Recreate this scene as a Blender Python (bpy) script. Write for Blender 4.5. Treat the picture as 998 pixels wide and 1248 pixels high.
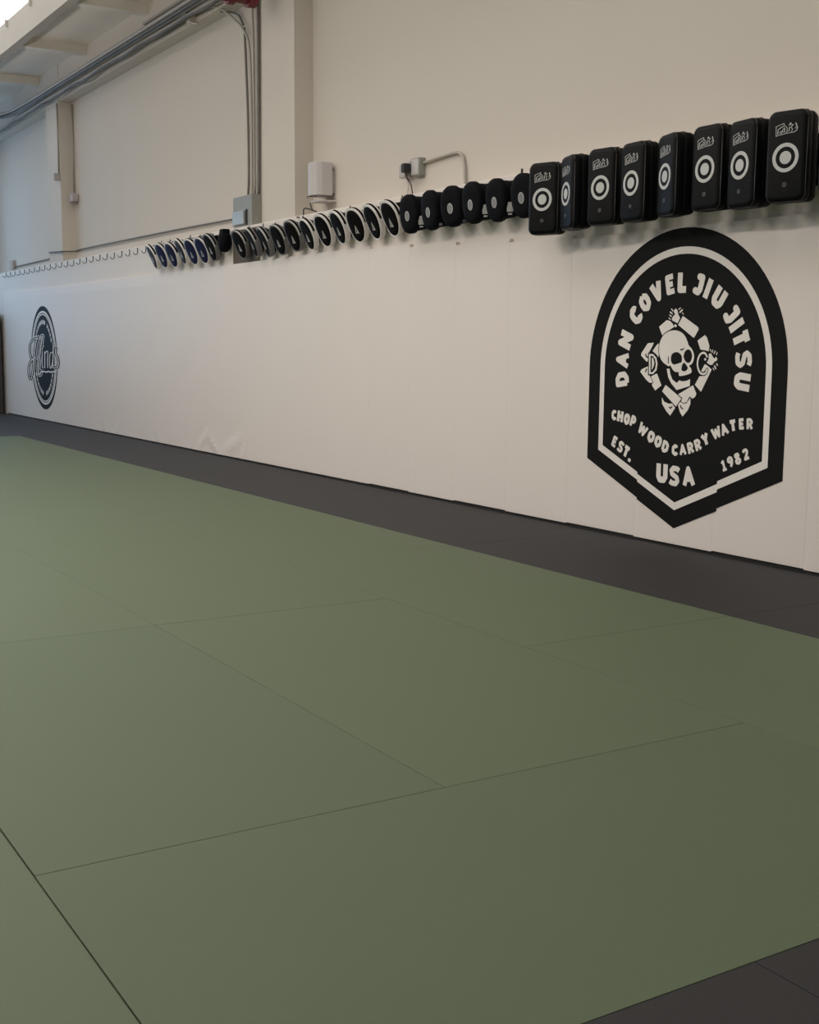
import bpy, bmesh, math, random
from mathutils import Vector, Matrix, Euler
from mathutils.geometry import tessellate_polygon
S = bpy.context.scene
for o in list(bpy.data.objects): bpy.data.objects.remove(o)
COL = S.collection
random.seed(4)
R = math.radians

# ------------------------------------------------------------------ camera
cam_data = bpy.data.cameras.new('camera')
cam = bpy.data.objects.new('camera', cam_data); COL.objects.link(cam)
RM = [[0.5240448, 0.8516607, 0.0071451], [0.1173449, -0.0638904, -0.9910339], [-0.8435681, 0.5201846, -0.1334195]]
xa, ya, za = Vector(RM[0]), -Vector(RM[1]), -Vector(RM[2])
m = Matrix((xa, ya, za)).transposed().to_4x4(); m.translation = Vector((0, 0, 1.05))
cam.matrix_world = m
cam_data.sensor_fit = 'VERTICAL'; cam_data.sensor_height = 36; cam_data.lens = 1496.03 / 1248 * 36
cam_data.clip_start = 0.05; cam_data.clip_end = 200
S.camera = cam

# ------------------------------------------------------------------ world, lights, exposure
world = bpy.data.worlds.new('world'); S.world = world; world.use_nodes = True
bg = world.node_tree.nodes['Background']
bg.inputs['Color'].default_value = (0.96, 0.97, 1.0, 1); bg.inputs['Strength'].default_value = 0.24
S.view_settings.view_transform = 'Standard'; S.view_settings.look = 'None'
S.view_settings.gamma = 1; S.view_settings.exposure = 0.11; S.view_settings.use_curve_mapping = False

def area(name, loc, sx, sy, power, color, rot=(0, 0, 0)):
    l = bpy.data.lights.new(name, 'AREA'); l.shape = 'RECTANGLE'; l.size = sx; l.size_y = sy
    l.energy = power; l.color = color
    o = bpy.data.objects.new(name, l); COL.objects.link(o); o.location = loc; o.rotation_euler = rot
    return o
WARM = (1.0, 0.93, 0.87)
for x, p in ((-13.2, 14), (-9.8, 124), (-6.4, 160), (-2.5, 72)):
    area('ceiling_tube_light', (x, -0.8, 4.25), 2.4, 0.3, p, WARM)
area('ceiling_tube_light', (-5.0, -3.5, 4.25), 2.4, 0.3, 30, WARM)
area('ceiling_tube_light', (-11.0, -3.5, 4.25), 2.4, 0.3, 30, WARM)
for x in (-15.0, -11.5, -8.0, -4.0):      # unseen fill lamps added to brighten the ceiling slab
    area('ceiling_fill_uplight', (x, 2.0, 3.3), 2.4, 0.3, 34, WARM, (math.pi, 0, 0))
# daylight entering through the window in the end wall
area('window_daylight', (-20.25, 2.0, 2.4), 3.0, 4.0, 36, (0.30, 0.63, 1.0), (0, R(-90), 0))

# ------------------------------------------------------------------ materials
def mat(name, color, rough=0.6, metal=0.0, bump=0.0, bscale=200, emit=None, var=0.0, vscale=3.0, spec=0.5, wave=None):
    m = bpy.data.materials.new(name); m.use_nodes = True
    nt = m.node_tree; b = nt.nodes['Principled BSDF']
    b.inputs['Base Color'].default_value = (*color, 1); b.inputs['Roughness'].default_value = rough
    b.inputs['Metallic'].default_value = metal; b.inputs['Specular IOR Level'].default_value = spec
    tc = nt.nodes.new('ShaderNodeTexCoord')
    if var:
        n = nt.nodes.new('ShaderNodeTexNoise'); n.inputs['Scale'].default_value = vscale; n.inputs['Detail'].default_value = 4
        mx = nt.nodes.new('ShaderNodeMix'); mx.data_type = 'RGBA'
        mx.inputs[6].default_value = (*[c * (1 - var) for c in color], 1)
        mx.inputs[7].default_value = (*[min(1, c * (1 + var)) for c in color], 1)
        nt.links.new(tc.outputs['Object'], n.inputs['Vector'])
        nt.links.new(n.outputs['Fac'], mx.inputs[0]); nt.links.new(mx.outputs[2], b.inputs['Base Color'])
    if bump:
        n = nt.nodes.new('ShaderNodeTexNoise'); n.inputs['Scale'].default_value = bscale; n.inputs['Detail'].default_value = 3
        bp = nt.nodes.new('ShaderNodeBump'); bp.inputs['Strength'].default_value = bump; bp.inputs['Distance'].default_value = 0.002
        nt.links.new(tc.outputs['Object'], n.inputs['Vector']); nt.links.new(n.outputs['Fac'], bp.inputs['Height'])
        nt.links.new(bp.outputs['Normal'], b.inputs['Normal'])
    if wave:
        n = nt.nodes.new('ShaderNodeTexWave'); n.inputs['Scale'].default_value = wave; n.bands_direction = 'DIAGONAL'
        bp = nt.nodes.new('ShaderNodeBump'); bp.inputs['Strength'].default_value = 0.12; bp.inputs['Distance'].default_value = 0.001
        nt.links.new(tc.outputs['Object'], n.inputs['Vector']); nt.links.new(n.outputs['Fac'], bp.inputs['Height'])
        nt.links.new(bp.outputs['Normal'], b.inputs['Normal'])
    if emit:
        b.inputs['Emission Color'].default_value = (*emit[0], 1); b.inputs['Emission Strength'].default_value = emit[1]
    return m
WALL = (0.60, 0.545, 0.478)
M = dict(
    wall=mat('painted_wall', WALL, 0.75, bump=0.15, bscale=40, var=0.02, vscale=1.2),
    ceil=mat('painted_concrete_ceiling', (0.74, 0.68, 0.60), 0.85, bump=0.2, bscale=20, var=0.03),
    ply=mat('painted_plywood', (0.74, 0.675, 0.61), 0.6, bump=0.1, bscale=60),
    vinyl=mat('white_vinyl', (0.77, 0.705, 0.65), 0.5, bump=0.05, bscale=30, var=0.015, vscale=2.0, spec=0.35),
    green=mat('sage_mat', (0.090, 0.117, 0.066), 0.62, var=0.03, vscale=2.5, wave=110, spec=0.3),
    green2=mat('sage_mat_turned', (0.086, 0.113, 0.065), 0.64, var=0.03, vscale=2.5, wave=90, spec=0.3),
    grey=mat('charcoal_mat', (0.027, 0.0255, 0.0265), 0.65, var=0.04, vscale=2.5, wave=110, spec=0.25),
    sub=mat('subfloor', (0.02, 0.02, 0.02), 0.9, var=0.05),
    badge=mat('black_print', (0.0085, 0.0085, 0.008), 0.7, var=0.02, spec=0.12),
    print=mat('white_print', (0.80, 0.755, 0.70), 0.6, var=0.015, vscale=8),
    navy=mat('navy_print', (0.016, 0.020, 0.027), 0.7, var=0.02, spec=0.1),
    leather=mat('black_leather', (0.0036, 0.0037, 0.004), 0.45, bump=0.25, bscale=90, var=0.05, vscale=20, spec=0.11),
    piping=mat('piping_leather', (0.02, 0.018, 0.017), 0.35, var=0.05, vscale=20, spec=0.4),
    matte=mat('black_nylon', (0.0035, 0.0038, 0.0055), 0.7, bump=0.2, bscale=150, var=0.05, vscale=20, spec=0.10),
    face=mat('black_mitt_face', (0.0045, 0.0035, 0.003), 0.65, bump=0.15, bscale=120, var=0.05, vscale=20, spec=0.10),
    blue=mat('navy_blue_mitt_face', (0.014, 0.016, 0.060), 0.5, bump=0.15, bscale=120, var=0.05, vscale=20, spec=0.2),
    greyface=mat('charcoal_mitt_face', (0.018, 0.017, 0.018), 0.5, bump=0.15, bscale=120, var=0.05, vscale=20, spec=0.2),
    white=mat('white_leather', (0.78, 0.75, 0.72), 0.45, var=0.02, vscale=15),
    greyrim=mat('grey_leather', (0.16, 0.155, 0.155), 0.5, var=0.05, vscale=15),
    silver=mat('silver_print', (0.52, 0.52, 0.50), 0.45, var=0.03, vscale=15),
    midgrey=mat('mid_grey_print', (0.24, 0.24, 0.24), 0.5, var=0.05, vscale=40),
    dim=mat('faded_grey_print', (0.11, 0.11, 0.11), 0.5, var=0.03, vscale=15),
    steel=mat('galvanised_steel', (0.28, 0.28, 0.25), 0.5, metal=0.1, var=0.08, vscale=14),
    shinysteel=mat('bright_cover_steel', (0.40, 0.42, 0.42), 0.4, metal=0.25, var=0.1, vscale=10),
    conduit=mat('conduit_paint', (0.42, 0.385, 0.335), 0.5, metal=0.2, var=0.05, vscale=10),
    condark=mat('dark_conduit_paint', (0.17, 0.155, 0.135), 0.5, metal=0.2, var=0.05, vscale=10),  # darker brownish tone of the dark conduits
    girder=mat('girder_paint', (0.33, 0.305, 0.27), 0.85, var=0.03),
    rib=mat('rib_paint', (0.72, 0.68, 0.61), 0.85, var=0.02),
    darkcable=mat('dark_cable', (0.095, 0.088, 0.08), 0.55, var=0.05, vscale=10),
    tray=mat('tray_grey', (0.33, 0.31, 0.28), 0.6, metal=0.0, var=0.15, vscale=9),
    black=mat('black_plastic', (0.01, 0.01, 0.01), 0.5, var=0.03),
    hook=mat('hook_wire', (0.06, 0.06, 0.06), 0.35, metal=0.7, var=0.03),
    plastic=mat('white_plastic', (0.54, 0.505, 0.495), 0.4, var=0.01),
    offplastic=mat('grey_white_plastic', (0.42, 0.385, 0.37), 0.45, var=0.01),
    red=mat('red_pipe_paint', (0.15, 0.012, 0.02), 0.5, var=0.05),
    brown=mat('bare_brown_board', (0.105, 0.085, 0.068), 0.8, var=0.2, vscale=12),
    darkcab=mat('dark_cabinet', (0.05, 0.043, 0.045), 0.6, var=0.05),
    sky=mat('skylight_glow', (0.9, 0.95, 1), 0.5, emit=((1.0, 0.97, 0.93), 1.2)),
    skyblue=mat('window_glow', (0.5, 0.7, 1), 0.5, emit=((0.50, 0.72, 1.0), 0.9)),
)

# ------------------------------------------------------------------ helpers
def link(name, bm, material, parent=None, smooth=False, loc=None):
    me = bpy.data.meshes.new(name); 
    bmesh.ops.recalc_face_normals(bm, faces=bm.faces)
    bm.to_mesh(me); bm.free()
    if smooth:
        for p in me.polygons: p.use_smooth = True
    for mm in (material if isinstance(material, (list, tuple)) else [material]): me.materials.append(mm)
    o = bpy.data.objects.new(name, me); COL.objects.link(o)
    if parent: o.parent = parent
    if loc: o.location = loc
    return o
def tag(o, label=None, cat=None, group=None, kind=None):
    if label: o['label'] = label
    if cat: o['category'] = cat
    if group: o['group'] = group
    if kind: o['kind'] = kind
    return o
def empty(name, loc, rz=0, **k):
    o = bpy.data.objects.new(name, None); COL.objects.link(o); o.location = loc; o.rotation_euler = (0, 0, rz)
    o.empty_display_size = 0.1
    return tag(o, **k)
def copy_tree(o, parent=None):
    c = o.copy(); COL.objects.link(c)
    if parent: c.parent = parent
    for ch in [x for x in bpy.data.objects if x.parent == o]: copy_tree(ch, c)
    return c
def box(bm, x0, x1, y0, y1, z0, z1, bev=0.0, seg=2):
    r = bmesh.ops.create_cube(bm, size=1.0)
    vs = r['verts']
    for v in vs:
        v.co = Vector(((x0 + x1) / 2 + v.co.x * (x1 - x0), (y0 + y1) / 2 + v.co.y * (y1 - y0), (z0 + z1) / 2 + v.co.z * (z1 - z0)))
    if bev:
        es = list({e for v in vs for e in v.link_edges})
        bmesh.ops.bevel(bm, geom=es, offset=bev, segments=seg, affect='EDGES', profile=0.5)
def tube(bm, pts, r, n=8):
    pts = [Vector(p) for p in pts]; rings = []
    up = None
    for i, p in enumerate(pts):
        t = (pts[min(i + 1, len(pts) - 1)] - pts[max(i - 1, 0)]).normalized()
        if up is None:
            up = Vector((0, 0, 1)) if abs(t.z) < 0.9 else Vector((1, 0, 0))
        a = t.cross(up).normalized(); b = a.cross(t).normalized(); up = b
        rr = r[i] if isinstance(r, (list, tuple)) else r
        rings.append([bm.verts.new(p + a * math.cos(k * 2 * math.pi / n) * rr + b * math.sin(k * 2 * math.pi / n) * rr) for k in range(n)])
    for q in range(len(rings) - 1):
        for k in range(n):
            bm.faces.new((rings[q][k], rings[q][(k + 1) % n], rings[q + 1][(k + 1) % n], rings[q + 1][k]))
    bm.faces.new(rings[0][::-1]); bm.faces.new(rings[-1])
def curve_pts(ctrl, n=8):
    """smooth path through control points (Catmull-Rom)"""
    P = [Vector(c) for c in ctrl]; P = [P[0] * 2 - P[1]] + P + [P[-1] * 2 - P[-2]]
    out = []
    for i in range(1, len(P) - 2):
        for k in range(n):
            t = k / n
            out.append(0.5 * ((2 * P[i]) + (P[i + 1] - P[i - 1]) * t + (2 * P[i - 1] - 5 * P[i] + 4 * P[i + 1] - P[i + 2]) * t * t + (3 * P[i] - P[i - 1] - 3 * P[i + 1] + P[i + 2]) * t ** 3))
    out.append(P[-2]); return out
def slab(bm, poly, y0, y1, hole=None):
    """flat outline (x,z), optionally with a hole, given thickness from y0 (front) to y1"""
    loops = [poly] + ([hole] if hole else [])
    tris = tessellate_polygon([[Vector((x, z, 0)) for x, z in lp] for lp in loops])
    flat = [p for lp in loops for p in lp]
    f = [bm.verts.new((x, y0, z)) for x, z in flat]; b = [bm.verts.new((x, y1, z)) for x, z in flat]
    for t in tris:
        try:
            bm.faces.new([f[i] for i in t]); bm.faces.new([b[i] for i in reversed(t)])
        except ValueError: pass
    k0 = 0
    for lp in loops:
        n = len(lp)
        for i in range(n):
            j = (i + 1) % n
            bm.faces.new((f[k0 + i], f[k0 + j], b[k0 + j], b[k0 + i]))
        k0 += n
def stroke_outline(bm, pts, wd, y0, y1, cap='round'):
    """brush stroke of width wd along pts (x,z): quads plus joint discs, all in one thin layer"""
    n = 0
    for (x0, z0), (x1, z1) in zip(pts[:-1], pts[1:]):
        d = Vector((x1 - x0, z1 - z0)); L = d.length
        if L < 1e-6: continue
        d /= L; nrm = Vector((-d.y, d.x)) * wd / 2
        slab(bm, [(x0 + nrm.x, z0 + nrm.y), (x1 + nrm.x, z1 + nrm.y), (x1 - nrm.x, z1 - nrm.y), (x0 - nrm.x, z0 - nrm.y)], y0 - (len(bm.faces) % 350) * 4e-7, y1); n += 1
    inner = pts if cap == 'round' else pts[1:-1]
    for (x, z) in inner:
        slab(bm, [(x + math.cos(a * math.pi / 5) * wd / 2, z + math.sin(a * math.pi / 5) * wd / 2) for a in range(10)], y0 - (len(bm.faces) % 350) * 4e-7, y1); n += 1
def smooth2(pts, n=5):
    return [(p.x, p.y) for p in curve_pts([Vector((a, b, 0)) for a, b in pts], n)]
SKULL={"sleeve_top_left": [[-0.1618, 1.1652], [-0.1051, 1.1992], [-0.0795, 1.1945], [-0.0607, 1.1806], [-0.0481, 1.163], [-0.0904, 1.1441], [-0.1328, 1.1151]], "hand_top": [[-0.0674, 1.2042], [-0.0572, 1.2198], [-0.0421, 1.2294], [-0.0535, 1.2394], [-0.0503, 1.2524], [-0.0389, 1.2581], [-0.0276, 1.2498], [-0.0203, 1.2279], [-0.0061, 1.2087], [-0.0225, 1.1817], [-0.0615, 1.1959]], "sleeve_top_right": [[0.0134, 1.2192], [0.1264, 1.1602], [0.1308, 1.1479], [0.1007, 1.1068], [0.0916, 1.109], [-0.019, 1.1735]], "sleeve_right_upper": [[0.1256, 1.0918], [0.1768, 1.1199], [0.1915, 1.1077], [0.2107, 1.0652], [0.207, 1.0377], [0.1825, 1.0428], [0.1489, 1.0463]], "cranium": [[-0.0771, 0.9568], [-0.1178, 0.9755], [-0.1449, 1.003], [-0.1557, 1.0418], [-0.1512, 1.0808], [-0.1289, 1.1168], [-0.0902, 1.1386], [-0.0433, 1.1454], [-0.0001, 1.138], [0.0317, 1.1189], [0.0522, 1.0918], [0.0649, 1.0675], [0.0887, 1.0487], [0.1052, 1.0219], [0.1051, 0.9949], [0.0927, 0.9732], [0.0764, 0.9648], [0.0768, 0.9567], [0.0862, 0.9514], [0.0876, 0.9244], [0.0078, 0.9078], [-0.0025, 0.9279], [-0.0268, 0.9285], [-0.0487, 0.9424], [-0.0654, 0.9608]], "jaw": [[-0.0923, 0.9443], [-0.0701, 0.9447], [-0.064, 0.9183], [-0.0459, 0.8883], [-0.0137, 0.871], [0.0051, 0.8853], [0.0286, 0.8805], [0.0592, 0.8846], [0.0839, 0.8945], [0.0835, 0.8581], [-0.0118, 0.8342], [-0.0527, 0.8661], [-0.0781, 0.8986]], "leg_left_upper": [[-0.2448, 1.0779], [-0.1982, 1.0807], [-0.211, 1.0583], [-0.2381, 1.0245], [-0.2329, 1.002], [-0.2441, 0.9782], [-0.2568, 0.9836], [-0.2957, 1.0126], [-0.2921, 1.0251]], "leg_left_small": [[-0.2058, 1.0359], [-0.1803, 1.064], [-0.1631, 1.078], [-0.1554, 1.053], [-0.1595, 1.0039], [-0.1765, 1.0205]], "leg_left_lower": [[-0.2974, 0.9245], [-0.2863, 0.9378], [-0.2348, 0.9557], [-0.2291, 0.9231], [-0.2198, 0.9007], [-0.1939, 0.876], [-0.2017, 0.8662], [-0.2223, 0.8668], [-0.2504, 0.883]], "sleeve_left_lower": [[-0.2115, 0.9009], [-0.1658, 0.9177], [-0.1279, 0.8555], [-0.1751, 0.8259], [-0.2028, 0.856], [-0.1912, 0.8705]], "sleeve_right_lower": [[0.1826, 0.9719], [0.1976, 0.9684], [0.2333, 0.9462], [0.1642, 0.8309], [0.1188, 0.8656], [0.1487, 0.9096], [0.1858, 0.9131], [0.2056, 0.9296], [0.2076, 0.9457], [0.195, 0.9481], [0.1773, 0.9333], [0.1593, 0.9356]], "sleeve_cross": [[-0.096, 0.8592], [0.0255, 0.7915], [-0.0128, 0.7475], [-0.1207, 0.8238]], "sleeve_bottom_right": [[0.001, 0.8126], [0.1061, 0.8625], [0.1325, 0.8201], [0.1243, 0.8035], [0.1059, 0.7936], [0.0848, 0.8048], [0.0648, 0.7767], [0.046, 0.7677], [0.0264, 0.774], [0.0239, 0.7915]], "foot_left": [[-0.1224, 0.7925], [-0.1036, 0.7697], [-0.0672, 0.7601], [-0.0435, 0.7622], [-0.0187, 0.74], [-0.0545, 0.6977], [-0.0851, 0.7202], [-0.1191, 0.7579]], "foot_right": [[-0.0, 0.7574], [0.017, 0.7747], [0.0345, 0.7661], [0.0615, 0.7672], [0.089, 0.7967], [0.0921, 0.7669], [0.0748, 0.7333], [0.0381, 0.6975], [0.0175, 0.7196]], "hand_right": [[0.2092, 1.0255], [0.2237, 1.0282], [0.2355, 1.0125], [0.2492, 1.001], [0.2588, 1.0116], [0.2687, 1.0023], [0.2657, 0.9917], [0.2493, 0.9851], [0.2377, 0.9712], [0.2233, 0.9683], [0.1969, 0.9801], [0.2086, 0.9962]]}
SKULL_TICKS=[[[[-0.0724, 1.2562], [-0.0601, 1.2461]], 9], [[[-0.0819, 1.2411], [-0.0657, 1.2315]], 10], [[[-0.085, 1.2247], [-0.0705, 1.2179]], 9], [[[-0.0898, 1.21], [-0.0776, 1.2027]], 8], [[[-0.0177, 1.2539], [-0.0064, 1.2601]], 9], [[[-0.0092, 1.2385], [0.008, 1.2501]], 12], [[[0.0087, 1.2355], [0.016, 1.2283]], 7], [[[-0.0422, 1.17], [-0.0359, 1.1683]], 20], [[[0.2168, 1.0467], [0.2231, 1.0388]], 8], [[[0.2359, 1.0442], [0.2321, 1.0336]], 8], [[[0.2522, 1.039], [0.2441, 1.0273]], 9], [[[0.2656, 1.0312], [0.2625, 1.0222]], 9], [[[0.2665, 0.9758], [0.272, 0.968]], 10], [[[0.2526, 0.9651], [0.2606, 0.952]], 12], [[[0.2423, 0.9543], [0.2487, 0.9438]], 7], [[[0.1834, 0.9975], [0.1865, 0.9965]], 18]]
SKULL_HOLES={"left_eye": [[-0.0633, 0.9983], [-0.0566, 1.0204], [-0.032, 1.0316], [-0.0062, 1.0291], [0.0156, 1.0129], [0.0186, 0.9846], [0.0043, 0.9762], [-0.0381, 0.9673], [-0.0584, 0.9791]], "right_eye": [[0.0295, 1.0114], [0.0398, 1.036], [0.0622, 1.0469], [0.0817, 1.0379], [0.092, 1.0137], [0.0844, 0.9866], [0.0658, 0.9771], [0.0423, 0.9876]], "nose": [[0.0212, 0.9639], [0.0299, 0.9749], [0.039, 0.9773], [0.0591, 0.9591], [0.0635, 0.9483], [0.0474, 0.9344], [0.0202, 0.9382]]}
SKULL_CRACKS=[[[[0.0061, 1.0466], [0.0164, 1.0429], [0.029, 1.0511]], 7], [[[-0.0819, 1.0064], [-0.0811, 0.9744]], 6], [[[-0.2585, 1.0186], [-0.2513, 1.0063], [-0.2412, 1.003]], 8], [[[-0.254, 0.9254], [-0.2464, 0.9397]], 8], [[[-0.0623, 0.7425], [-0.0541, 0.7367], [-0.0426, 0.7456]], 7], [[[0.0212, 0.754], [0.0248, 0.7448], [0.0375, 0.7382]], 7]]
D_MARK=[[[-0.2407, 1.0273], [-0.1972, 1.0276], [-0.1652, 1.0055], [-0.1521, 0.9694], [-0.1599, 0.929], [-0.1913, 0.907], [-0.2349, 0.906]], [[-0.2321, 1.0206], [-0.201, 1.0208], [-0.1731, 1.0015], [-0.1626, 0.9693], [-0.1691, 0.9345], [-0.1958, 0.9137], [-0.227, 0.913]], [[-0.2185, 1.01], [-0.2021, 1.0102], [-0.1834, 0.9941], [-0.1756, 0.9691], [-0.1808, 0.941], [-0.1987, 0.9238], [-0.2143, 0.9234]], [[-0.2083, 1.0023], [-0.1957, 0.9957], [-0.1873, 0.9745], [-0.1912, 0.9548], [-0.205, 0.9349]]]
C_MARK=[[0.1975, 1.011], [0.1871, 1.0247], [0.1706, 1.0299], [0.1502, 1.0223], [0.1364, 1.0007], [0.1318, 0.9738], [0.1393, 0.947], [0.1537, 0.9285], [0.1742, 0.922], [0.1924, 0.9277], [0.2018, 0.9455]]
SCRIPT=[[[[-0.363, 1.1265], [-0.496, 1.1172], [-0.6216, 1.0854], [-0.7076, 1.0275], [-0.7233, 0.963], [-0.6963, 0.8859], [-0.6529, 0.8413], [-0.5681, 0.8359]], 18], [[[-0.2544, 1.142], [-0.3403, 1.117], [-0.4095, 1.0411], [-0.4759, 0.9327], [-0.5316, 0.8364], [-0.5755, 0.7204], [-0.645, 0.6159], [-0.7257, 0.5622], [-0.8095, 0.5861], [-0.8226, 0.6769], [-0.775, 0.7557], [-0.6816, 0.8088], [-0.53, 0.8492], [-0.407, 0.8697]], 22], [[[-0.0538, 1.1601], [-0.1122, 1.0605], [-0.1703, 0.9664], [-0.2444, 0.84], [-0.3066, 0.7189], [-0.2977, 0.6366], [-0.2342, 0.6349], [-0.1821, 0.6771]], 24], [[[-0.2606, 1.0917], [-0.3315, 0.997], [-0.3743, 0.9018]], 14], [[[-0.0794, 0.9482], [-0.0976, 0.8543], [-0.1028, 0.754], [-0.0601, 0.7234]], 20], [[[-0.0161, 1.0327], [-0.0137, 1.014]], 24], [[[0.0474, 0.9491], [0.0215, 0.7311]], 20], [[[0.0559, 0.9244], [0.1392, 0.956], [0.2008, 0.941], [0.1715, 0.8451], [0.1698, 0.7338]], 18], [[[0.4387, 0.9397], [0.3503, 0.9391], [0.2845, 0.8895], [0.2657, 0.7848], [0.2974, 0.73], [0.3744, 0.762], [0.4283, 0.8483]], 18], [[[0.4761, 1.0765], [0.4541, 0.9399], [0.4214, 0.7872], [0.4372, 0.7326]], 20], [[[0.5917, 1.0012], [0.5626, 0.9346], [0.6192, 0.8989], [0.6772, 0.8394], [0.6656, 0.7729], [0.6011, 0.7356], [0.5154, 0.7462]], 20], [[[-0.143, 0.6716], [-0.0306, 0.6802], [0.0833, 0.6732], [0.1978, 0.6837], [0.3093, 0.678], [0.421, 0.6864], [0.4973, 0.6819]], 32]]

# ================================================================== THE SETTING
WF = 4.60      # face of the wall padding
PL = 4.63      # face of the plywood lower wall
UW = 4.82      # face of the upper wall
bm = bmesh.new(); box(bm, -20.6, 3.0, -5.0, 5.0, -0.16, -0.045); tag(link('floor', bm, M['sub']), kind='structure')
bm = bmesh.new(); box(bm, -20.6, 3.0, UW, 5.0, -0.045, 4.75); tag(link('wall_back', bm, M['wall']), kind='structure')
bm = bmesh.new(); box(bm, -19.6, 3.0, PL, UW, -0.045, 2.11, 0.004, 1); tag(link('wall_back_lower', bm, M['ply']), kind='structure')
bm = bmesh.new(); box(bm, -19.13, 3.0, 4.612, PL - 0.0005, 0.0005, 0.017); tag(link('pad_gap_shade', bm, M['sub']), kind='structure')  # black strip painting in the shade of the gap under the wall pads
# pillars and perimeter beam
bm = bmesh.new(); box(bm, -10.0, -9.385, 4.65, UW, 2.11, 4.75); tag(link('trim_1', bm, M['wall']), kind='structure')
bm = bmesh.new(); box(bm, -16.72, -16.12, 4.65, UW, 2.11, 4.75); tag(link('trim_2', bm, M['wall']), kind='structure')
bm = bmesh.new(); box(bm, -20.6, -10.0, 4.66, UW, 4.11, 4.75); tag(link('trim_3', bm, M['wall']), kind='structure')
bm = bmesh.new(); box(bm, -9.385, 3.0, 4.66, UW, 4.11, 4.75); tag(link('trim_4', bm, M['wall']), kind='structure')
# end wall with a daylight window, split round the opening
bm = bmesh.new()
box(bm, -20.6, -20.45, -5, -0.6, -0.045, 4.75); box(bm, -20.6, -20.45, 4.2, UW, -0.045, 4.75)
box(bm, -20.6, -20.45, -0.6, 4.2, -0.045, 0.6); box(bm, -20.6, -20.45, -0.6, 4.2, 4.0, 4.75)
tag(link('wall_left', bm, M['wall']), kind='structure')
win = tag(empty('window_1', (-20.52, 1.8, 0.6)), kind='structure')
bm = bmesh.new(); box(bm, -0.02, 0.0, -2.4, 2.4, 0, 3.4); link('window_glass', bm, M['skyblue'], win)
bm = bmesh.new()
for y in (-2.37, -1.2, 0, 1.2, 2.37): box(bm, 0.002, 0.06, y - 0.03, y + 0.03, 0, 3.4)
for z in (0.03, 1.7, 3.37): box(bm, 0.004, 0.058, -2.4, 2.4, z - 0.03, z + 0.03)
link('window_frame', bm, M['offplastic'], win)
# ceiling slab from the back wall to the long girder, open skylight beyond
bm = bmesh.new(); box(bm, -20.6, 3.0, 3.82, 5.0, 4.56, 4.75)
for k in range(12):
    x = -17.1 + 2.12 * k
    if x < 3: box(bm, x - 0.06, x + 0.06, 3.82, 4.66, 4.46, 4.565)
for f in bm.faces:
    if f.calc_center_median().z < 4.559: f.material_index = 1
tag(link('ceiling', bm, [M['ceil'], M['rib']]), kind='structure')
bm = bmesh.new(); box(bm, -20.6, 3.0, 3.72, 3.82, 4.385, 4.75)
for k in range(22):
    x = -19.9 + 1.02 * k
    box(bm, x - 0.012, x + 0.012, 3.69, 3.722, 4.62, 4.70)
tag(link('trim_5', bm, M['girder']), kind='structure')
bm = bmesh.new(); box(bm, -20.6, 3.0, 2.2, 3.72, 4.69, 4.72); tag(link('window_2', bm, M['sky']), kind='structure')
bm = bmesh.new(); box(bm, -20.6, 3.0, -5.0, 2.2, 4.5, 4.75); tag(link('ceiling_front', bm, M['ceil']), kind='structure')

# ------------------------------------------------------------------ training mats
def mat_tile(x0, x1, y0, y1, m, label, group, cat='training mat', gap=None):
    bm = bmesh.new(); g = 0.0004 if gap is None else gap
    dz = random.uniform(-0.0002, 0.0002)
    w2, h2 = (x1 - x0) / 2, (y1 - y0) / 2
    box(bm, -w2 + g, w2 - g, -h2 + g, h2 - g, 0, 0.044 + dz, 0.0012 if gap is None else 0.002, 2)
    o = link('tatami_mat', bm, m); o.location = ((x0 + x1) / 2, (y0 + y1) / 2, -0.0445)
    return tag(o, label, cat, group)
GL = 'sage green tatami mat laid flush among identical green mats'
GG = 'sage green mats of the main floor'
XE = -14.40
def row(y0, y1, start, end, first=None, m='green'):
    x = start
    while x > end + 0.01:
        x2 = max(x - 2.0, end)
        mat_tile(x2, x, y0, y1, M[m], GL, GG); x = x2
Y0, Y1, Y2, Y3 = 0.59, 1.568, 2.58, 3.592
t = mat_tile(-2.37, -1.389, Y0, Y2, M['green2'], 'sage green mat running crosswise beside the two dark grey corner mats', None)
mat_tile(-3.40, -1.389, Y2, Y3, M['green'], 'sage green mat under the crosswise seam nearest the badge wall, beside the grey strip', None)
mat_tile(-4.37, -2.37, Y0, Y1, M['green2'], 'sage green mat along the dark diagonal seam in the lower left', None, gap=0.0009)
mat_tile(-4.37, -2.37, Y1, Y2, M['green'], 'sage green mat whose dark corner seam shows at the middle of the floor', None, gap=0.0009)
row(Y0, Y1, -4.37, XE); row(Y1, Y2, -4.37, XE); row(Y2, Y3, -3.40, XE)
mat_tile(-3.39, -1.389, -0.41, Y0 - 0.0012, M['green'], 'sage green mat in the bottom left corner, beyond the dark diagonal seam', None, gap=0.0009)
row(-0.41, Y0, -3.39, XE); row(-1.41, -0.41, -1.389, XE); row(-2.41, -1.41, -2.389, XE)
mat_tile(-2.389, -1.389, -2.41, -1.41, M['green'], GL, GG)
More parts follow.
